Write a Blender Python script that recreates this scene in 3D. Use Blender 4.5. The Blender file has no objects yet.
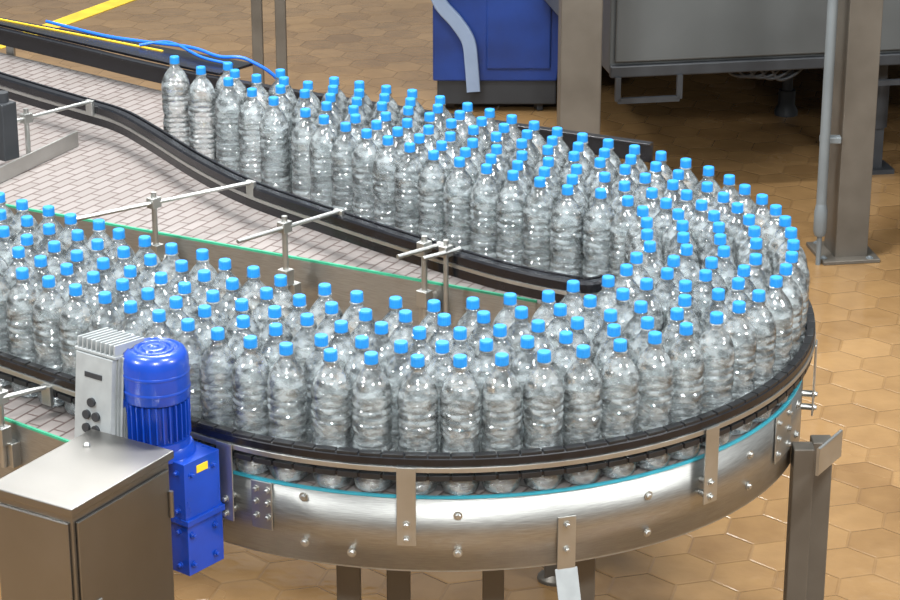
import bpy, math, random
import numpy as np
from mathutils import Vector, Matrix
random.seed(7); rng=np.random.RandomState(3)
S=bpy.context.scene
try:
    S.view_settings.view_transform='Standard'
    S.cycles.max_bounces=20; S.cycles.transmission_bounces=20; S.cycles.transparent_max_bounces=32; S.cycles.glossy_bounces=6; S.cycles.diffuse_bounces=4
except Exception: pass
PHI=math.radians(38.2); BELT=0.95
CX,CY=-0.014,5.622

# ------------------------------------------------------------ materials
def newmat(name):
    m=bpy.data.materials.new(name); m.use_nodes=True
    nt=m.node_tree; b=nt.nodes['Principled BSDF']
    return m,nt,b
def N(nt,t,**kw):
    n=nt.nodes.new(t)
    for k,v in kw.items(): setattr(n,k,v)
    return n
def simple(name,col,rough=.5,metal=0,var=.12,scale=20,bump=0,stretch=None,coat=0):
    m,nt,b=newmat(name)
    b.inputs['Roughness'].default_value=rough; b.inputs['Metallic'].default_value=metal
    if coat: b.inputs['Coat Weight'].default_value=coat
    tc=N(nt,'ShaderNodeTexCoord'); mp=N(nt,'ShaderNodeMapping')
    mp.inputs['Scale'].default_value=stretch or (1,1,1)
    no=N(nt,'ShaderNodeTexNoise'); no.inputs['Scale'].default_value=scale; no.inputs['Detail'].default_value=4
    nt.links.new(tc.outputs['Object'],mp.inputs[0]); nt.links.new(mp.outputs[0],no.inputs['Vector'])
    cr=N(nt,'ShaderNodeValToRGB')
    cr.color_ramp.elements[0].position=.3; cr.color_ramp.elements[1].position=.7
    cr.color_ramp.elements[0].color=tuple(c*(1-var) for c in col)+(1,)
    cr.color_ramp.elements[1].color=tuple(min(1,c*(1+var)) for c in col)+(1,)
    nt.links.new(no.outputs[0],cr.inputs[0]); nt.links.new(cr.outputs[0],b.inputs['Base Color'])
    mr=N(nt,'ShaderNodeMapRange'); mr.inputs[3].default_value=rough*.85; mr.inputs[4].default_value=min(1,rough*1.2)
    nt.links.new(no.outputs[0],mr.inputs[0]); nt.links.new(mr.outputs[0],b.inputs['Roughness'])
    if bump:
        bp=N(nt,'ShaderNodeBump'); bp.inputs['Strength'].default_value=bump; bp.inputs['Distance'].default_value=.002
        nt.links.new(no.outputs[0],bp.inputs['Height']); nt.links.new(bp.outputs[0],b.inputs['Normal'])
    return m
STEEL=simple('brushed_steel',(.36,.355,.335),.45,1,.12,30,.2,(1,1,16))
STEEL2=simple('satin_steel',(.47,.47,.45),.42,1,.08,12)
STEELBOX=simple('cabinet_steel',(.25,.24,.225),.36,1,.06,5)
POST=simple('post_steel',(.13,.115,.095),.45,.5,.14,6)
BLACK=simple('black_uhmw',(.006,.006,.008),.25,0,.3,40)
RUBBER=simple('black_rubber',(.009,.009,.010),.42,0,.3,40)
GREEN=simple('green_strip',(.03,.27,.15),.4,0,.1,30)
TEAL=simple('teal_strip',(.03,.28,.36),.35,0,.1,30)
BLUE=simple('blue_enamel',(.004,.042,.32),.28,0,.15,12,coat=.4)
GREYP=simple('grey_cast_aluminium',(.30,.315,.315),.45,.2,.08,30)
MACH=simple('machine_grey',(.075,.08,.08),.45,.2,.12,3)
MACHB=simple('machine_blue',(.006,.030,.16),.4,0,.25,5)
LBLUE=simple('pale_blue_plastic',(.21,.27,.38),.4,0,.12,5)
YEL=simple('yellow_plastic',(.75,.48,.02),.5,0,.1,10)
YELP=simple('yellow_paint',(.80,.55,.04),.5,0,.15,10)
HOSE=simple('blue_hose',(.01,.12,.6),.35,0,.1,10)
DARK=simple('dark_frame',(.02,.022,.025),.5,0,.2,10)

def belt_mat():
    m,nt,b=newmat('slat_belt')
    tc=N(nt,'ShaderNodeTexCoord'); mp=N(nt,'ShaderNodeMapping')
    mp.inputs['Rotation'].default_value=(0,0,math.radians(-9+90))
    br=N(nt,'ShaderNodeTexBrick'); br.offset=.5
    br.inputs['Scale'].default_value=1
    br.inputs['Brick Width'].default_value=.085; br.inputs['Row Height'].default_value=.038
    br.inputs['Mortar Size'].default_value=.0032; br.inputs['Mortar Smooth'].default_value=.3
    br.inputs['Color1'].default_value=(.215,.19,.178,1); br.inputs['Color2'].default_value=(.185,.162,.15,1)
    br.inputs['Mortar'].default_value=(.09,.062,.055,1)
    nt.links.new(tc.outputs['Object'],mp.inputs[0]); nt.links.new(mp.outputs[0],br.inputs['Vector'])
    nt.links.new(br.outputs['Color'],b.inputs['Base Color']); b.inputs['Roughness'].default_value=.4
    bp=N(nt,'ShaderNodeBump'); bp.invert=True; bp.inputs['Strength'].default_value=.6; bp.inputs['Distance'].default_value=.003
    nt.links.new(br.outputs['Fac'],bp.inputs['Height']); nt.links.new(bp.outputs[0],b.inputs['Normal'])
    return m
BELTM=belt_mat()

def floor_mat():
    m,nt,b=newmat('hex_tile_floor'); L=nt.links.new
    tc=N(nt,'ShaderNodeTexCoord')
    mp=N(nt,'ShaderNodeMapping'); mp.inputs['Rotation'].default_value=(0,0,.25)
    mp.inputs['Scale'].default_value=(1/.18,)*3
    L(tc.outputs['Object'],mp.inputs[0])
    R=(1,1.7320508,1)
    def vm(op,a,bv,c=None):
        n=N(nt,'ShaderNodeVectorMath',operation=op)
        for i,v in enumerate((a,bv,c)):
            if v is None: continue
            if isinstance(v,tuple): n.inputs[i].default_value=v
            else: L(v,n.inputs[i])
        return n
    def mt(op,a,bv=None):
        n=N(nt,'ShaderNodeMath',operation=op)
        for i,v in enumerate((a,bv)):
            if v is None: continue
            if isinstance(v,(int,float)): n.inputs[i].default_value=v
            else: L(v,n.inputs[i])
        return n.outputs[0]
    p=mp.outputs[0]; H=(.5,.8660254,.5)
    a=vm('SUBTRACT',vm('WRAP',p,R,(0,0,0)).outputs[0],H).outputs[0]
    q=vm('SUBTRACT',p,H).outputs[0]
    c=vm('SUBTRACT',vm('WRAP',q,R,(0,0,0)).outputs[0],H).outputs[0]
    flat=(1,1,0)
    a=vm('MULTIPLY',a,flat).outputs[0]; c=vm('MULTIPLY',c,flat).outputs[0]
    la=vm('LENGTH',a,None).outputs['Value']; lc=vm('LENGTH',c,None).outputs['Value']
    sel=mt('LESS_THAN',la,lc)
    mx=N(nt,'ShaderNodeMix',data_type='VECTOR')
    L(sel,mx.inputs[0]); L(c,mx.inputs[4]); L(a,mx.inputs[5])
    g=mx.outputs[1]
    ab=vm('ABSOLUTE',g,None).outputs[0]
    d1=vm('DOT_PRODUCT',ab,(.5,.8660254,0)).outputs['Value']
    sx=N(nt,'ShaderNodeSeparateXYZ'); L(ab,sx.inputs[0])
    hd=mt('MAXIMUM',d1,sx.outputs[0])
    mr=N(nt,'ShaderNodeMapRange'); mr.inputs[1].default_value=.468; mr.inputs[2].default_value=.49
    L(hd,mr.inputs[0]); grout=mr.outputs[0]
    ident=vm('SUBTRACT',vm('MULTIPLY',p,flat).outputs[0],g).outputs[0]
    sn=vm('SNAP',vm('ADD',ident,(.1,.1,0)).outputs[0],(.5,.4330127,1)).outputs[0]
    wn=N(nt,'ShaderNodeTexWhiteNoise'); L(sn,wn.inputs['Vector'])
    n1=N(nt,'ShaderNodeTexNoise'); n1.inputs['Scale'].default_value=1.6; n1.inputs['Detail'].default_value=3
    L(tc.outputs['Object'],n1.inputs['Vector'])
    n2=N(nt,'ShaderNodeTexNoise'); n2.inputs['Scale'].default_value=9; n2.inputs['Detail'].default_value=5
    L(tc.outputs['Object'],n2.inputs['Vector'])
    n3=N(nt,'ShaderNodeTexNoise'); n3.inputs['Scale'].default_value=.7; n3.inputs['Detail'].default_value=2
    L(tc.outputs['Object'],n3.inputs['Vector'])
    f=mt('ADD',mt('ADD',mt('MULTIPLY',wn.outputs['Value'],.18),mt('MULTIPLY',n2.outputs[0],.33)),mt('MULTIPLY',n3.outputs[0],.49))
    cr=N(nt,'ShaderNodeValToRGB'); L(f,cr.inputs[0])
    cr.color_ramp.elements[0].position=.28; cr.color_ramp.elements[1].position=.72
    cr.color_ramp.elements[0].color=(.155,.085,.034,1); cr.color_ramp.elements[1].color=(.295,.175,.074,1)
    mg=N(nt,'ShaderNodeMix',data_type='RGBA'); L(mt('MULTIPLY',grout,.20),mg.inputs[0])
    L(cr.outputs[0],mg.inputs[6]); mg.inputs[7].default_value=(.13,.072,.035,1)
    L(mg.outputs[2],b.inputs['Base Color'])
    rr=N(nt,'ShaderNodeMapRange'); rr.inputs[1].default_value=.42; rr.inputs[2].default_value=.6
    rr.inputs[3].default_value=.08; rr.inputs[4].default_value=.28
    L(n1.outputs[0],rr.inputs[0]); L(rr.outputs[0],b.inputs['Roughness'])
    bp=N(nt,'ShaderNodeBump'); bp.invert=True; bp.inputs['Strength'].default_value=.45; bp.inputs['Distance'].default_value=.006
    hh=mt('ADD',mt('MULTIPLY',grout,.7),mt('MULTIPLY',n2.outputs[0],1.3)); L(hh,bp.inputs['Height'])
    L(bp.outputs[0],b.inputs['Normal'])
    return m
FLOORM=floor_mat()

def bottle_mat():
    # clear PET filled with water: slightly wavy wall, refraction, milky noise patches painted in as highlights
    m=bpy.data.materials.new('pet_water'); m.use_nodes=True; nt=m.node_tree; nt.nodes.clear(); L=nt.links.new
    out=N(nt,'ShaderNodeOutputMaterial')
    tc=N(nt,'ShaderNodeTexCoord'); mp=N(nt,'ShaderNodeMapping'); mp.inputs['Scale'].default_value=(.9,.9,1.7)
    L(tc.outputs['Object'],mp.inputs[0])
    no=N(nt,'ShaderNodeTexNoise'); no.inputs['Scale'].default_value=30; no.inputs['Detail'].default_value=0
    L(mp.outputs[0],no.inputs['Vector'])
    bp=N(nt,'ShaderNodeBump'); bp.inputs['Strength'].default_value=.75; bp.inputs['Distance'].default_value=.005
    L(no.outputs[0],bp.inputs['Height'])
    gl=N(nt,'ShaderNodeBsdfRefraction'); gl.inputs['IOR'].default_value=1.33; gl.inputs['Roughness'].default_value=.0
    gl.inputs['Color'].default_value=(.985,1,1,1); L(bp.outputs[0],gl.inputs['Normal'])
    tr=N(nt,'ShaderNodeBsdfTransparent'); tr.inputs[0].default_value=(.985,1,1,1)
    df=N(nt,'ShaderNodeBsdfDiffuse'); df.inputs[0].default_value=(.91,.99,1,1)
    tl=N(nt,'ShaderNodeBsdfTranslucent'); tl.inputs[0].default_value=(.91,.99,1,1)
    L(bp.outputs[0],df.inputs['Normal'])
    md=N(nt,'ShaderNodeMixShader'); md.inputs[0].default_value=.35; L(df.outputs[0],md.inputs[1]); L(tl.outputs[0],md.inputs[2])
    gs=N(nt,'ShaderNodeBsdfGlossy'); gs.inputs['Roughness'].default_value=.08; L(bp.outputs[0],gs.inputs['Normal'])
    fr=N(nt,'ShaderNodeFresnel'); fr.inputs[0].default_value=1.8; L(bp.outputs[0],fr.inputs['Normal'])
    m2=N(nt,'ShaderNodeMixShader'); m2.inputs[0].default_value=.62; L(gl.outputs[0],m2.inputs[1]); L(tr.outputs[0],m2.inputs[2])
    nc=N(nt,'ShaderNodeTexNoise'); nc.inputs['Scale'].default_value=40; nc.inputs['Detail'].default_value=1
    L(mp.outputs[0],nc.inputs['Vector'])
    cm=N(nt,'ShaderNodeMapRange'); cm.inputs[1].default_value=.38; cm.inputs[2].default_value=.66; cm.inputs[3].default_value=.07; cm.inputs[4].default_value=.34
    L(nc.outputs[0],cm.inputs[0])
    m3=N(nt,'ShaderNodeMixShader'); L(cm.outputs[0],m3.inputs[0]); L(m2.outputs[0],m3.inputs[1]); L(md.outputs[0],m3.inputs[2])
    m4=N(nt,'ShaderNodeMixShader'); L(fr.outputs[0],m4.inputs[0]); L(m3.outputs[0],m4.inputs[1]); L(gs.outputs[0],m4.inputs[2])
    L(m4.outputs[0],out.inputs[0])
    return m
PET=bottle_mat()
CAP=simple('blue_cap',(.010,.195,.52),.38,0,.06,60)

# ------------------------------------------------------------ mesh builder
class B:
    def __init__(s): s.v=[];s.f=[];s.m=[];s.sm=[]
    def add(s,vs,fs,mat=0,smooth=False,M=None):
        o=len(s.v)
        for p in vs:
            p=Vector(p)
            if M is not None: p=M@p
            s.v.append(tuple(p))
        for f in fs:
            s.f.append(tuple(i+o for i in f)); s.m.append(mat); s.sm.append(smooth)
    def box(s,c,sz,rz=0,mat=0,R=None):
        x,y,z=(a/2 for a in sz)
        vs=[(-x,-y,-z),(x,-y,-z),(x,y,-z),(-x,y,-z),(-x,-y,z),(x,-y,z),(x,y,z),(-x,y,z)]
        M=Matrix.Translation(c)@(R if R is not None else Matrix.Rotation(rz,4,'Z'))
        s.add(vs,[(0,3,2,1),(4,5,6,7),(0,1,5,4),(1,2,6,5),(2,3,7,6),(3,0,4,7)],mat,False,M)
    def lathe(s,prof,c=(0,0,0),seg=24,mat=0,axis=None,smooth=True,cap=True,ang=None):
        M=Matrix.Translation(c)
        if axis is not None: M=M@Vector((0,0,1)).rotation_difference(Vector(axis)).to_matrix().to_4x4()
        vs=[];fs=[]
        for r,z in prof:
            for k in range(seg):
                a=2*math.pi*k/seg; vs.append((r*math.cos(a),r*math.sin(a),z))
        for i in range(len(prof)-1):
            for k in range(seg):
                k2=(k+1)%seg; fs.append((i*seg+k,i*seg+k2,(i+1)*seg+k2,(i+1)*seg+k))
        s.add(vs,fs,mat,smooth,M)
        if cap:
            s.add([vs[k] for k in range(seg)],[tuple(range(seg))[::-1]],mat,False,M)
            n=len(prof)-1
            s.add([vs[n*seg+k] for k in range(seg)],[tuple(range(seg))],mat,False,M)
    def cyl(s,p0,p1,r,seg=16,mat=0):
        p0=Vector(p0);p1=Vector(p1);d=p1-p0
        s.lathe([(r,0),(r,d.length)],p0,seg,mat,d.normalized())
    def bolt(s,p,n,r=.006,mat=0):
        n=Vector(n).normalized(); p=Vector(p)
        s.lathe([(r*1.5,0),(r*1.5,.002)],p,14,mat,n); s.lathe([(r,.002),(r,.007),(r*.7,.008)],p,6,mat,n,False)
    def sweep(s,path,prof,mat=0,smooth=False,closed=False):
        n=len(path);vs=[];fs=[];k=len(prof)
        for i in range(n):
            a=path[(i-1)%n if closed else max(i-1,0)]; c=path[(i+1)%n if closed else min(i+1,n-1)]
            t=Vector((c[0]-a[0],c[1]-a[1])).normalized(); nn=(-t.y,t.x)
            for o,z in prof: vs.append((path[i][0]+nn[0]*o,path[i][1]+nn[1]*o,z))
        for i in range(n if closed else n-1):
            j=(i+1)%n
            for q in range(k):
                q2=(q+1)%k; fs.append((i*k+q,j*k+q,j*k+q2,i*k+q2))
        s.add(vs,fs,mat,smooth)
        if not closed:
            s.add([vs[q] for q in range(k)],[tuple(range(k))],mat)
            s.add([vs[(n-1)*k+q] for q in range(k)],[tuple(range(k))[::-1]],mat)
    def tube(s,pts,r,seg=8,mat=0):
        pts=[Vector(p) for p in pts];vs=[];fs=[];n=len(pts)
        for i,p in enumerate(pts):
            t=(pts[min(i+1,n-1)]-pts[max(i-1,0)]).normalized()
            u=t.cross(Vector((0,0,1)))
            if u.length<1e-3: u=t.cross(Vector((0,1,0)))
            u.normalize(); w=t.cross(u)
            for k in range(seg):
                a=2*math.pi*k/seg; vs.append(tuple(p+u*math.cos(a)*r+w*math.sin(a)*r))
        for i in range(n-1):
            for k in range(seg):
                k2=(k+1)%seg; fs.append((i*seg+k,(i+1)*seg+k,(i+1)*seg+k2,i*seg+k2))
        s.add(vs,fs,mat,True)
    def prism(s,poly,z0,z1,mat=0):
        n=len(poly)
        vs=[(x,y,z0) for x,y in poly]+[(x,y,z1) for x,y in poly]
        fs=[tuple(range(n))[::-1],tuple(range(n,2*n))]+[(i,(i+1)%n,(i+1)%n+n,i+n) for i in range(n)]
        s.add(vs,fs,mat)
    def obj(s,name,mats,parent=None,bevel=0,loc=None,rz=0):
        me=bpy.data.meshes.new(name); me.from_pydata(s.v,[],s.f)
        for m in mats: me.materials.append(m)
        for i,p in enumerate(me.polygons): p.material_index=s.m[i]; p.use_smooth=s.sm[i]
        me.update()
        o=bpy.data.objects.new(name,me); S.collection.objects.link(o)
        if parent: o.parent=parent
        if loc: o.location=loc
        o.rotation_euler[2]=rz
        if bevel:
            b=o.modifiers.new('bevel','BEVEL'); b.width=bevel; b.segments=2; b.limit_method='ANGLE'; b.angle_limit=math.radians(50)
        return o
def empty(name,loc=(0,0,0),rz=0):
    e=bpy.data.objects.new(name,None); e.empty_display_size=.1; S.collection.objects.link(e)
    e.location=loc; e.rotation_euler[2]=rz; return e
def smoothpath(pts,n=10):
    P=[Vector(p) for p in pts];out=[]
    for i in range(len(P)-1):
        p0=P[max(i-1,0)];p1=P[i];p2=P[i+1];p3=P[min(i+2,len(P)-1)]
        for k in range(n):
            t=k/n
            out.append(tuple(.5*((2*p1)+(-p0+p2)*t+(2*p0-5*p1+4*p2-p3)*t*t+(-p0+3*p1-3*p2+p3)*t**3)))
    out.append(tuple(P[-1])); return out
def rectp(o0,o1,z0,z1): return [(o0,z0),(o1,z0),(o1,z1),(o0,z1)]

# ------------------------------------------------------------ floor
b=B(); b.add([(-15,-3,0),(15,-3,0),(15,30,0),(-15,30,0)],[(0,1,2,3)])
b.obj('floor',[FLOORM])
b=B()
b.prism([(-2.42,12.2),(-2.32,12.15),(-.87,14.9),(-.98,14.96)],.001,.004)
b.obj('floor_marking_line',[YELP])

# ------------------------------------------------------------ conveyor
conv=empty('bottle_conveyor',(CX,CY,BELT),-PHI)
RR=.9135
def arc(r,a0,a1,n): return [(r*math.cos(math.radians(a0+(a1-a0)*i/n)),r*math.sin(math.radians(a0+(a1-a0)*i/n))) for i in range(n+1)]
NE=lambda x: .39+.188*(x+.02)
b=B(); b.prism([(-3.4,NE(-3.4)),(0,.394),(0,.885),(-.45,1.41),(-2.05,1.24),(-3.4,1.25)],-.022,0)
b.obj('belt_back',[BELTM],conv)
b=B(); b.prism([(-3.4,-.99),(-.12,-.99),(-.12,-.885),(0,-.885),(0,-.39),(-3.4,-.39)],-.022,0)
b.obj('belt_front',[BELTM],conv)
b=B(); o=arc(.885,-90,90,60); i=arc(.39,-90,90,60)
for k in range(60): b.prism([i[k],o[k],o[k+1],i[k+1]],-.022,0)
b.obj('belt_turn',[BELTM],conv)
b=B()
a=arc(.893,-92,92,90)
b.sweep(a,rectp(0,.004,-.172,.0),0,True)
b.sweep(a,rectp(0,.03,-.176,-.172),0)
b.sweep(a,rectp(-.002,.006,.0,.005),1)
b.sweep(arc(.388,-90,90,40)[::-1],rectp(0,.004,-.15,.0),0)
b.sweep([(-3.4,-1.0),(-.12,-1.0)],rectp(0,.004,-.17,.0),0); b.sweep([(-3.4,-1.0),(-.12,-1.0)],rectp(0,.006,.0,.006),2)
b.box((-.06,-.945,-.085),(.12,.004,.17),0,0)
b.sweep([(-3.4,-.385),(0,-.385)],rectp(-.004,0,-.17,.0),0)
ne=[(-3.4,NE(-3.4)-.004),(0,.39)]
b.sweep(ne,rectp(-.004,0,-.15,.0),0); b.sweep(ne,rectp(-.003,.004,.0,.006),2); b.sweep(ne,rectp(-.03,0,-.154,-.15),0)
fe=[(-3.4,1.252),(-2.05,1.242),(-.45,1.412),(-.02,.90)]
b.sweep(fe,rectp(0,.004,-.17,.0),0)
b.obj('frame',[STEEL,TEAL,GREEN],conv)
# outer rail
rp=[(-3.4,-RR),(-2,-RR),(-1,-RR),(-.5,-RR),(-.2,-RR)]+arc(RR,-90,82,110)
b=B()
b.sweep(rp,[(-.002,.086),(.022,.086),(.022,.102),(.017,.108),(.003,.108),(-.002,.102)],0)
b.sweep(rp,rectp(-.004,.0,.072,.084),1)
b.sweep(rp,rectp(.002,.016,.052,.062),0)
tot=0;pad=.0
pts=[]
for i2 in range(len(rp)-1):
    p=Vector(rp[i2]);q=Vector(rp[i2+1]);l=(q-p).length
    while pad<l:
        c=p+(q-p)*(pad/l); t=(q-p).normalized(); pts.append((c,math.atan2(t.y,t.x))); pad+=.05
    pad-=l
for c,an in pts:
    nn=Vector((-math.sin(an),math.cos(an)))
    c2=c+nn*.009
    b.box((c2.x,c2.y,.108),(.046,.019,.007),an,2)
    b.box((c2.x,c2.y,.057),(.044,.019,.013),an,2)
b.obj('outer_guide_rail',[BLACK,STEEL2,RUBBER],conv,.001)
# inner S rail
ip=smoothpath([(.215,.40),(.205,.365),(.16,.335),(-.06,.31),(-.42,.335),(-.73,.37),(-1.04,.415),(-1.32,.50),(-1.65,.63),(-1.87,.705),(-2.08,.725),(-2.48,.76),(-3.4,.86)],8)
b=B()
b.sweep(ip,[(-.014,.088),(.014,.088),(.014,.110),(.010,.116),(-.010,.116),(-.014,.110)],0)
b.sweep(ip,rectp(.010,.015,.076,.086),1)
b.sweep(ip,rectp(-.008,.014,.050,.074),0)
b.sweep(ip,rectp(-.016,-.024,.09,.118),0)
b.obj('inner_guide_rail',[BLACK,STEEL2],conv,.001)
# far side guard plate
pp=smoothpath([(-3.4,1.26),(-2.7,1.25),(-2.05,1.245),(-1.2,1.36),(-.39,1.52)],8)
b=B()
b.sweep(pp,rectp(-.004,.004,.03,.095),0)
b.sweep(pp,rectp(-.03,.0,.09,.097),0)
b.prism([(-3.4,1.26),(-2.7,1.25),(-2.05,1.245),(-1.95,1.255),(-1.95,1.42),(-2.5,1.37),(-3.4,1.30)],.097,.106,0)
b.sweep([(-3.4,1.285),(-2.5,1.335),(-2.3,1.345)],rectp(-.007,.0,.10,.110),1)
for x,y in [(-3.0,1.27),(-2.2,1.26),(-1.3,1.37),(-.6,1.49)]:
    b.box((x,y,-.03),(.04,.01,.22),0,2)
b.obj('guard_plate',[BLACK,YEL,STEEL2],conv,.001)
b=B()
b.tube(smoothpath([(-2.9,1.36,.115),(-2.6,1.345,.115),(-2.4,1.36,.12),(-2.2,1.375,.13),(-2.05,1.36,.125),(-1.95,1.40,.12),(-1.88,1.50,.0),(-1.87,1.52,-.3)],8),.006)
b.tube(smoothpath([(-2.4,1.33,.115),(-2.3,1.38,.13),(-2.1,1.33,.12),(-1.97,1.34,.115)],8),.005)
b.obj('air_hose',[HOSE],conv)
# rods and clamps
b=B()
for (r0,r1,pc,zz) in [((-.70,.00),(-.655,.36),(-.685,.17),.125),((-1.18,-.16),(-1.02,.40),(-1.11,.10),.125),((-.29,.17),(-.26,.32),(-.285,.275),.125),((-2.02,.33),(-1.99,.70),(-2.012,.45),.125),
                      ((-.50,-1.09),(-.45,-.92),(-.49,-1.03),.075),((-1.2,-1.09),(-1.16,-.92),(-1.19,-1.03),.075)]:
    b.cyl((r0[0],r0[1],zz),(r1[0],r1[1],zz),.006,12,0)
    b.cyl((pc[0],pc[1],-.10),(pc[0],pc[1],zz+.03),.008,12,0)
    b.box((pc[0],pc[1],zz),(.026,.034,.03),0,0)
    b.bolt((pc[0],pc[1],zz+.015),(0,0,1),.006,0)
    b.box((pc[0],pc[1],-.02),(.034,.03,.045),0,0)
    b.box((r1[0],r1[1],zz-.02),(.03,.012,.05),0,0)
    b.box((pc[0],pc[1]+.02,-.07),(.05,.03,.06),0,0)
b.box((-.22,.285,.125),(.026,.03,.03),0,0); b.cyl((-.22,.285,-.1),(-.22,.285,.155),.007,12,0); b.cyl((-.23,.20,.125),(-.2,.32,.125),.006,12,0)
b.obj('rail_clamps',[STEEL2],conv,.0015)
b=B(); b.sweep([(-1.86,.15),(-1.97,.62)],rectp(-.003,.003,.002,.05),0); b.sweep([(-1.86,.15),(-1.97,.62)],rectp(.0,.05,.002,.006),0)
b.obj('lane_divider',[STEEL2],conv)
b=B(); b.box((-1.98,.33,.12),(.06,.06,.18),0,0); b.cyl((-1.98,.33,.21),(-1.98,.33,.24),.02,14,0)
b.obj('level_sensor',[DARK],conv,.004)
b=B()
def wa(a): return math.radians(-90+a+38.2)
def plate(a,z0,z1,w,r=.902,holes=(),th=.004):
    t=wa(a); c=(r*math.cos(t),r*math.sin(t),(z0+z1)/2); b.box(c,(th,w,z1-z0),t,0)
    for dz,dw in holes:
        p=Vector(((r+th/2)*math.cos(t)-dw*math.sin(t),(r+th/2)*math.sin(t)+dw*math.cos(t),dz))
        b.bolt(p,(math.cos(t),math.sin(t),0),.006,0)
for a in (-31.5,-5,40.5,78,100):
    plate(a,-.10,.085,.042,.921,[(-.05,0),(-.085,0)])
    t=wa(a)
    for dz in (-.05,-.085): b.cyl((.893*math.cos(t),.893*math.sin(t),dz),(.921*math.cos(t),.921*math.sin(t),dz),.008,10,0)
plate(-26.5,-.115,-.0,.052,.8965,[(-.02,-.015),(-.02,.015),(-.05,.015),(-.05,-.015),(-.085,-.015),(-.085,.015)])
plate(63,-.12,.0,.10,.8965,[(-.02,-.035),(-.02,.035),(-.06,-.035),(-.06,.035),(-.1,-.035),(-.1,.035)])
plate(17.5,-.19,-.06,.042,.8965,[(-.08,0),(-.14,0)])
t=wa(17.5)
R=Matrix.Rotation(t,4,'Z')@Matrix.Rotation(math.radians(-22),4,'Y')
b.box((.915*math.cos(t),.915*math.sin(t),-.232),(.004,.052,.10),0,1,R)
for a,zs in ((2,(-.04,-.13)),(-20,(-.02,-.13)),(30.5,(-.05,-.14)),(52,(-.05,-.13)),(-13,(-.14,)),(72,(-.04,-.12))):
    t=wa(a)
    for z in zs: b.bolt((.893*math.cos(t),.893*math.sin(t),z),(math.cos(t),math.sin(t),0),.007,0)
b.obj('brackets',[STEEL2,GREYP],conv,.001)
# legs
b=B()
def W2L(X,Y):
    dx=X-CX;dy=Y-CY
    return (dx*math.cos(PHI)-dy*math.sin(PHI),dx*math.sin(PHI)+dy*math.cos(PHI))
for X,Y,w in [(-.235,5.02,.055),(-.12,5.05,.055),(.10,5.0,.05),(.30,5.02,.07),(.845,5.28,.05),(.895,5.32,.05),(-.9,6.6,.06),(.3,6.2,.06),(-1.6,7.3,.06)]:
    x,y=W2L(X,Y)
    zt=-.17 if X<.8 else -.12
    b.box((x,y,(zt-.94)/2),(w,w,zt+.94),PHI,0); b.lathe([(.05,0),(.05,.01),(.02,.03),(.02,.04)],(x,y,-.95),18,0)
p0=W2L(.86,5.15);p1=W2L(.93,5.26)
b.sweep([p0,p1],[(-.004,-.14),(.004,-.14),(.004,-.07),(-.004,-.07)],1)
for (A,C2) in [((-.235,5.02),(.30,5.02)),((.3,5.02),(.845,5.28))]:
    b.sweep([W2L(*A),W2L(*C2)],rectp(-.015,.015,-.80,-.76),0)
b.obj('legs',[POST,STEEL2],conv,.003)

# ------------------------------------------------------------ bottles
bb=B()
prof=[(.018,.004),(.028,.001),(.034,.002),(.040,.008),(.0430,.018),(.0440,.028)]
z=.034
def rib(z,n,d=.0034,p=.0150):
    out=[]
    for k in range(n):
        out+=[(.0438,z),(.0442,z+.004),(.0438,z+.008),(.0442-d,z+.0105),(.0442-d,z+.0125)]; z+=p
    return out,z
r_,z=rib(z,5); prof+=r_
prof+=[(.0435,z),(.0420,z+.006),(.0400,z+.012),(.0400,z+.018),(.0423,z+.024),(.0439,z+.030)]
z+=.036
r_,z=rib(z,3); prof+=r_
prof+=[(.0433,z),(.0442,z+.006),(.0443,z+.018),(.0434,z+.029),(.0409,z+.039),(.0365,z+.050),(.0302,z+.061),(.0230,z+.070),(.0165,z+.077),(.0138,z+.083)]
ztop=z+.083
prof=[(r,zz*(.286/ztop)) for r,zz in prof]
prof+=[(.0132,.2905)]
bb.lathe(prof,(0,0,0),28,0)
bb.lathe([(.0168,.2905),(.0168,.2920),(.0150,.2930)],(0,0,0),24,0)
capv=[];capf=[];sg=40
pr=[(.0146,.2935),(.0150,.2955),(.0148,.312),(.0136,.315)]
for r,zz in pr:
    for k in range(sg):
        rr=r*(1-.03*(k%2)); a=2*math.pi*k/sg; capv.append((rr*math.cos(a),rr*math.sin(a),zz))
for i2 in range(3):
    for k in range(sg): capf.append((i2*sg+k,i2*sg+(k+1)%sg,(i2+1)*sg+(k+1)%sg,(i2+1)*sg+k))
capf.append(tuple(3*sg+k for k in range(sg))); capf.append(tuple(range(sg))[::-1])
bb.add(capv,capf,1)
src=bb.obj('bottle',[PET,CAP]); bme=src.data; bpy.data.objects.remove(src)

RO=.852
def outer_b(x): return np.interp(x,[-1.70,-1.61,-1.21,-.82,-.6,-.3,0],[.74,.775,.86,.915,.90,.86,RO])
def inner_b(x): return np.interp(x,[-1.70,-1.37,-1.1,-.83,-.38,0],[.735,.67,.60,.54,.47,.46])
def project(P):
    for k in range(len(P)):
        x,y=P[k]
        if x>0:
            r=math.hypot(x,y); rn=min(max(r,.455),RO)
            P[k]*=rn/max(r,1e-6)
        elif y<0: P[k,1]=min(max(y,-RO),-.46)
        else:
            x=max(x,-1.66); P[k,0]=x
            lo,hi=inner_b(x),outer_b(x); P[k,1]=min(max(y,lo),hi)
    return P
pts=[]; J=.018
k=0; sp=.0895
for k in range(5):
    r=.850-.0825*k
    n=int(math.pi*r/sp)
    off=rng.uniform(0,1)
    for q in range(n):
        a=-math.pi/2+math.pi*(q+.5)/n
        pts.append((r*math.cos(a),r*math.sin(a)))
    x=-.045-off*.03
    while x>-1.75:
        pts.append((x,-r)); x-=sp
x=-.04
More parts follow.
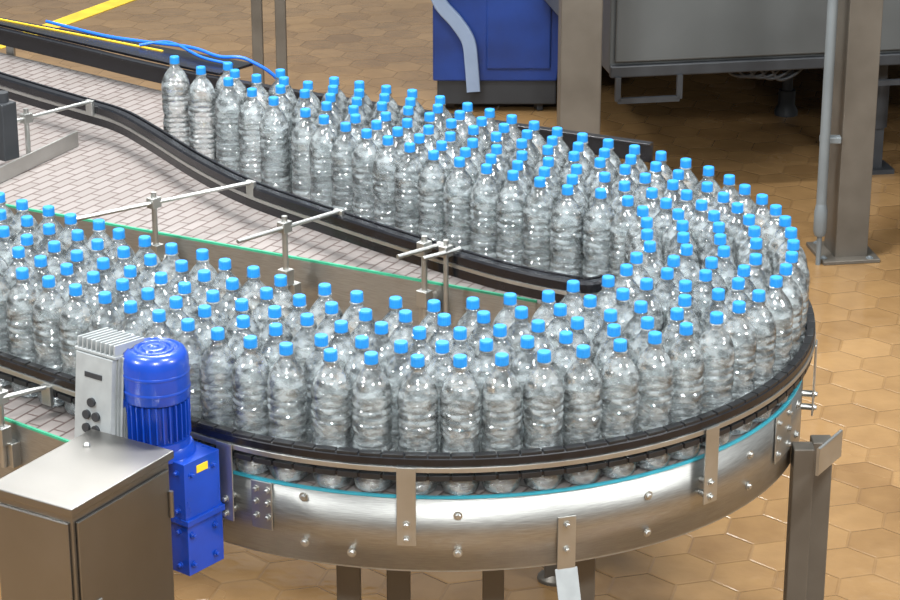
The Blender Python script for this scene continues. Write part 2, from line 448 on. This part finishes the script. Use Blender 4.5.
while x>-1.66:
    lo,hi=inner_b(x),outer_b(x); m_=max(1,int(round((hi-lo)/.083))+1) if hi-lo>.04 else 1
    ph=.5*((round(x/sp*.9))%2)
    for q in range(m_):
        t=(q+ (.25 if ph else -.05))/max(m_-1,1)
        pts.append((x,lo+(hi-lo)*min(max(t,0),1)))
    x-=.086
pts=[(x+rng.uniform(-J,J),y+rng.uniform(-J,J)) for x,y in pts if rng.uniform()>.01]
P=project(np.array(pts))
for it in range(300):
    D=P[:,None]-P[None]; d=np.sqrt((D**2).sum(-1))+np.eye(len(P))
    ov=np.clip(.0896-d,0,None)*(1-np.eye(len(P)))
    mv=(D/np.maximum(d,1e-4)[...,None]*ov[...,None]*.35).sum(1)
    P=project(P+mv)
    if it in (140,190,240,270):
        D=P[:,None]-P[None]; d=np.sqrt((D**2).sum(-1))+np.eye(len(P))
        keep=np.ones(len(P),bool)
        for a_ in range(len(P)):
            if keep[a_] and ((d[a_]<.083)&keep).sum()>0: keep[a_]=False
        P=P[keep]
wb=empty('water_bottles',(CX,CY,BELT+.001),-PHI)
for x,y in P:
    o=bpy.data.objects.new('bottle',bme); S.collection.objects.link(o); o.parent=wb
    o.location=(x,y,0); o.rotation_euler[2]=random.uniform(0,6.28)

# ------------------------------------------------------------ gear motor
gm=empty('gear_motor',(-.6365,4.82,BELT),0)
b=B()
b.lathe([(.058,.11),(.062,.115),(.062,.20),(.060,.205)],(0,0,0),32,0)
for k in range(30):
    a=2*math.pi*k/30; b.box((.066*math.cos(a),.066*math.sin(a),.160),(.014,.0035,.085),a,0)
b.lathe([(.072,.205),(.074,.21),(.074,.285),(.072,.30),(.066,.312),(.055,.318),(.052,.314),(.045,.314),(.043,.318),(.036,.318),(.034,.314),(.028,.314),(.026,.319),(.012,.319),(.010,.316),(.001,.316)],(0,0,0),40,1)
for zz in (.225,.262): b.lathe([(.0745,zz),(.0755,zz+.002),(.0755,zz+.006),(.0745,zz+.008)],(0,0,0),40,1,cap=False)
b.lathe([(.070,.095),(.070,.112)],(0,0,0),32,0)
b.obj('motor',[BLUE,BLUE],gm,.0008)
b=B()
gx,gy=.048,.0
b.box((gx,gy,.005),(.125,.11,.14),-PHI,0); b.box((gx+.010,gy,-.125),(.105,.11,.14),-PHI,0)
b.lathe([(.066,.07),(.066,.085),(.060,.097)],(.015,0,0),28,0)
b.box((gx+.004,gy,-.065),(.132,.118,.014),-PHI,0)
for dx in (-.04,.04):
    for zz in (.05,-.04,-.09,-.17):
        n=Vector((-math.sin(PHI),-math.cos(PHI),0)); t=Vector((math.cos(PHI),-math.sin(PHI),0))
        b.bolt(Vector((gx,gy,zz))+n*.055+t*dx,n,.005,0)
for dy in (-.035,.035):
    for zz in (.045,-.10,-.17):
        t=Vector((math.cos(PHI),-math.sin(PHI),0)); n=Vector((math.sin(PHI),math.cos(PHI),0))
        b.bolt(Vector((gx,gy,zz))+t*.062+n*dy,t,.005,0)
t=Vector((math.cos(PHI),-math.sin(PHI),0))
p=Vector((gx,gy,.052))+t*.0632; b.box(p,(.002,.035,.018),-PHI,1)
n=Vector((math.sin(PHI),math.cos(PHI),0))
b.cyl(Vector((gx,gy,-.12)),Vector((gx,gy,-.12))+n*.12,.03,20,2)
b.obj('gearbox',[BLUE,YEL,STEEL2],gm,.004)
b=B()
ir=math.radians(-35); IC=Vector((-.115,.0,0)); Rm=Matrix.Rotation(ir,4,'Z')@Matrix.Rotation(math.radians(-6),4,'X')
def ib(c,sz,mat=0,extra=None):
    M=Matrix.Translation(IC)@Rm; p=M@Vector(c); b.box(p,sz,0,mat,Rm)
ib((0,0,.20),(.115,.075,.215)); ib((0,-.043,.20),(.105,.02,.20))
for k in range(9): ib((-.052+.013*k,.0,.318),(.004,.095,.028),0)
for k in range(10): ib((.060,-.03+.0085*k,.21),(.012,.003,.19),0)
ib((0,-.0,.305),(.118,.1,.006),0)
M=Matrix.Translation(IC)@Rm
for (px,pz) in [(-.015,.165),(.012,.165),(-.015,.135),(.012,.135),(-.002,.195)]:
    p0=M@Vector((px,-.053,pz)); p1=M@Vector((px,-.060,pz)); b.cyl(p0,p1,.010,14,1)
ib((0,-.054,.255),(.05,.002,.012),1)
b.cyl(M@Vector((.05,.0,.2)),M@Vector((.10,.02,.2)),.028,20,2)
b.obj('frequency_inverter',[GREYP,DARK,BLUE],gm,.003)

# ------------------------------------------------------------ control cabinet
cab=empty('control_cabinet',(-.765,4.57,0),math.radians(-31))
b=B()
b.box((0,0,.80),(.205,.32,.56)); b.box((0,0,1.088),(.222,.338,.018))
b.box((.106,0,.80),(.006,.30,.52))
b.box((0,-.163,.80),(.19,.006,.52))
b.box((.110,-.10,.85),(.004,.022,.03),0,1); b.lathe([(.007,0),(.007,.006)],(.112,-.10,.85),14,1,(1,0,0))
b.box((.110,-.10,.66),(.004,.022,.03),0,1); b.lathe([(.007,0),(.007,.006)],(.112,-.10,.66),14,1,(1,0,0))
for zz in (.62,.98): b.cyl((.112,.150,zz-.03),(.112,.150,zz+.03),.006,10,0)
b.lathe([(.008,0),(.008,.006),(.004,.008)],(-.06,.09,1.097),14,1)
b.box((0,0,.28),(.08,.08,.50)); b.box((0,0,.01),(.2,.2,.02))
b.obj('cabinet_body',[STEELBOX,STEEL2],cab,.003)

# ------------------------------------------------------------ background
b=B()
b.box((1.56,8.98,1.6),(.13,.15,3.2),.15,0); b.box((1.55,8.98,.008),(.23,.24,.016),.15,0)
for sx in (-1,1):
    for sy in (-1,1): b.bolt((1.55+.09*sx,8.98+.09*sy,.016),(0,0,1),.010,1)
b.cyl((1.435,8.86,.20),(1.435,8.86,3.2),.020,14,1); b.cyl((1.435,8.86,.0),(1.435,8.86,.16),.010,14,1)
b.box((1.46,8.89,.50),(.08,.04,.025),0,1); b.box((1.46,8.89,1.3),(.08,.04,.025),0,1); b.lathe([(.020,0),(.026,.02),(.026,.10),(.020,.13)],(1.435,8.86,.12),14,1)
PIPE=simple('pipe_grey',(.16,.18,.19),.4,.3,.08,8)
b.obj('steel_column',[POST,PIPE],None,.006)
b=B(); b.box((.52,9.40,1.6),(.165,.13,3.2),.05,0); b.box((.52,9.40,.008),(.25,.20,.016),.05,0)
b.obj('steel_column.001',[POST],None,.006)
for X,nm in ((-.90,'steel_column.002'),(-.79,'steel_column.003')):
    b=B(); b.box((X,11.0,1.6),(.05,.05,3.2),0,0); b.box((X,11.0,.006),(.10,.12,.012),0,0)
    b.obj(nm,[POST],None,.004)
pm=empty('packaging_machine',(.66,9.52,0),.17)
b=B()
b.box((1.45,1.5,1.28),(2.9,2.9,1.42),0,0)
b.box((1.45,.04,.585),(2.9,.03,.05),0,1)
b.box((.50,.035,1.25),(.96,.02,1.25),0,0); b.box((1.50,.035,1.25),(.96,.02,1.25),0,0); b.box((2.4,.035,1.25),(.8,.02,1.25),0,0)
b.box((1.45,2.9,.30),(2.9,.03,.60),0,1); b.box((.02,2.2,.30),(.03,1.4,.60),0,1)  # rear and side skirts added to block light from the floor underneath
b.obj('housing',[MACH,DARK],pm,.006)
b=B()
for x0,x1,zb in ((.03,.29,.465),(1.12,1.30,.49)):
    b.box(((x0+x1)/2,.02,zb),(x1-x0,.02,.022),0,0); b.box((x0,.02,zb+.05),(.022,.02,.10),0,0); b.box((x1,.02,zb+.05),(.022,.02,.10),0,0)
for X,Y in ((1.15,1.25),(2.7,.5),(2.7,2.4)):
    b.cyl((X,Y,.0),(X,Y,.60),.026,14,0); b.lathe([(.055,0),(.055,.02),(.04,.05),(.04,.12)],(X,Y,0),18,0)
b.box((1.27,.35,.30),(.05,.06,.58),0,0); b.box((1.27,.35,.01),(.14,.14,.02),0,0); b.cyl((1.27,.35,.2),(1.27,.35,.40),.045,16,0)
for k in range(5):
    x0=.50+.05*k
    b.tube(smoothpath([(x0,.12,.59),(x0+.04,.12,.53-.008*k),(x0+.12,.12,.52),(x0+.18,.12,.59)],6),.008,8,0)
b.obj('underframe',[DARK],pm)
bm=empty('floor_cleaning_machine',(0,0,0))
b=B()
side=[(-.08,.16),(.50,.16),(.52,.30),(.52,1.0),(.10,1.0),(-.08,.55)]
M=Matrix.Translation((0,11.5,0))@Matrix.Rotation(math.pi/2,4,'X')
b.add([(x,z,0) for x,z in side]+[(x,z,.55) for x,z in side],[tuple(range(6))[::-1],tuple(range(6,12))]+[(i,(i+1)%6,(i+1)%6+6,i+6) for i in range(6)],0,False,M)
b.box((.22,11.22,.10),(.56,.5,.12),0,1)
b.box((.32,10.945,.42),(.30,.015,.40),0,0)
b.obj('body',[MACHB,DARK],bm,.02)
b=B()
hp=smoothpath([(-.10,.95),(-.085,.70),(-.05,.55),(.03,.45),(.085,.36),(.10,.25),(.11,.12)],8)
M2=Matrix.Translation((0,10.925,0))@Matrix.Rotation(math.pi/2,4,'X')
bb2=B(); bb2.sweep(hp,[(-.032,-.02),(.032,-.02),(.032,.02),(-.032,.02)],0,False)
b.add(bb2.v,bb2.f,0,False,M2)
b.obj('handle_frame',[LBLUE],bm,.006)
b=B()
for X in (.0,.42):
    for Y in (11.05,11.4): b.cyl((X-.02,Y,.06),(X+.02,Y,.06),.06,18,0)
b.obj('wheels',[RUBBER],bm)
b=B()
b.tube(smoothpath([(-.55,12.6,1.2),(-.50,12.6,.46),(-.44,12.6,.33),(-.35,12.6,.35),(-.31,12.6,.50),(-.30,12.6,1.2)],8),.008)
b.obj('hanging_cable',[DARK])

# ------------------------------------------------------------ lights / world
def area(name,loc,target,size,sy,e,col=(1,1,1)):
    l=bpy.data.lights.new(name,'AREA'); l.shape='RECTANGLE'; l.size=size; l.size_y=sy; l.energy=e; l.color=col
    o=bpy.data.objects.new(name,l); S.collection.objects.link(o); o.location=loc
    o.rotation_euler=(Vector(target)-Vector(loc)).to_track_quat('-Z','Y').to_euler(); return o
cool=(.97,.99,1)
area('ceiling_lamp_a',(-2.6,4.2,6.0),(-.2,5.8,1),1.4,.3,310,cool)
area('ceiling_lamp_b',(2.4,3.2,6.0),(0,5.6,1),1.4,.3,270,cool)
area('ceiling_lamp_c',(-1.6,11,7),(-1.2,10.8,0),5,1.2,500,(1,.98,.94))
area('glint_light_front',(.3,.2,4.6),(0,5.5,1.1),1.0,.3,270,cool)  # added light above the camera, for glints on the bottle ribs
area('ceiling_lamp_e',(-.3,7.4,5.6),(0,5.8,.9),2.0,.35,430,cool)
area('glint_light_left',(-4.8,2.6,3.9),(0,5.8,1.1),1.0,.3,220,cool)  # unseen low light added at left for bottle highlights
area('glint_light_right',(4.6,3.0,3.9),(0,5.8,1.1),1.0,.3,190,cool)  # right-hand counterpart, likewise added for bottle glints
w=bpy.data.worlds.new('World'); S.world=w; w.use_nodes=True; nt=w.node_tree
bg=nt.nodes['Background']; tc=N(nt,'ShaderNodeTexCoord'); sx=N(nt,'ShaderNodeSeparateXYZ'); cr=N(nt,'ShaderNodeValToRGB')
mr=N(nt,'ShaderNodeMapRange'); mr.inputs[1].default_value=-1; mr.inputs[2].default_value=1
nt.links.new(tc.outputs['Generated'],sx.inputs[0]); nt.links.new(sx.outputs[2],mr.inputs[0]); nt.links.new(mr.outputs[0],cr.inputs[0]); nt.links.new(cr.outputs[0],bg.inputs[0])
cr.color_ramp.elements[0].position=.45; cr.color_ramp.elements[0].color=(.24,.23,.21,1)
cr.color_ramp.elements[1].position=.8; cr.color_ramp.elements[1].color=(.80,.91,.98,1)
e=cr.color_ramp.elements.new(.55); e.color=(.32,.34,.35,1)
bg.inputs[1].default_value=.65

cam=bpy.data.cameras.new('camera'); co=bpy.data.objects.new('camera',cam); S.collection.objects.link(co)
co.location=(0,0,BELT+2.2426); co.rotation_euler=(math.radians(90-20.66),0,0)
cam.sensor_width=36; cam.lens=2414/900*36; cam.clip_end=200
S.camera=co
print('bottles',len(P))
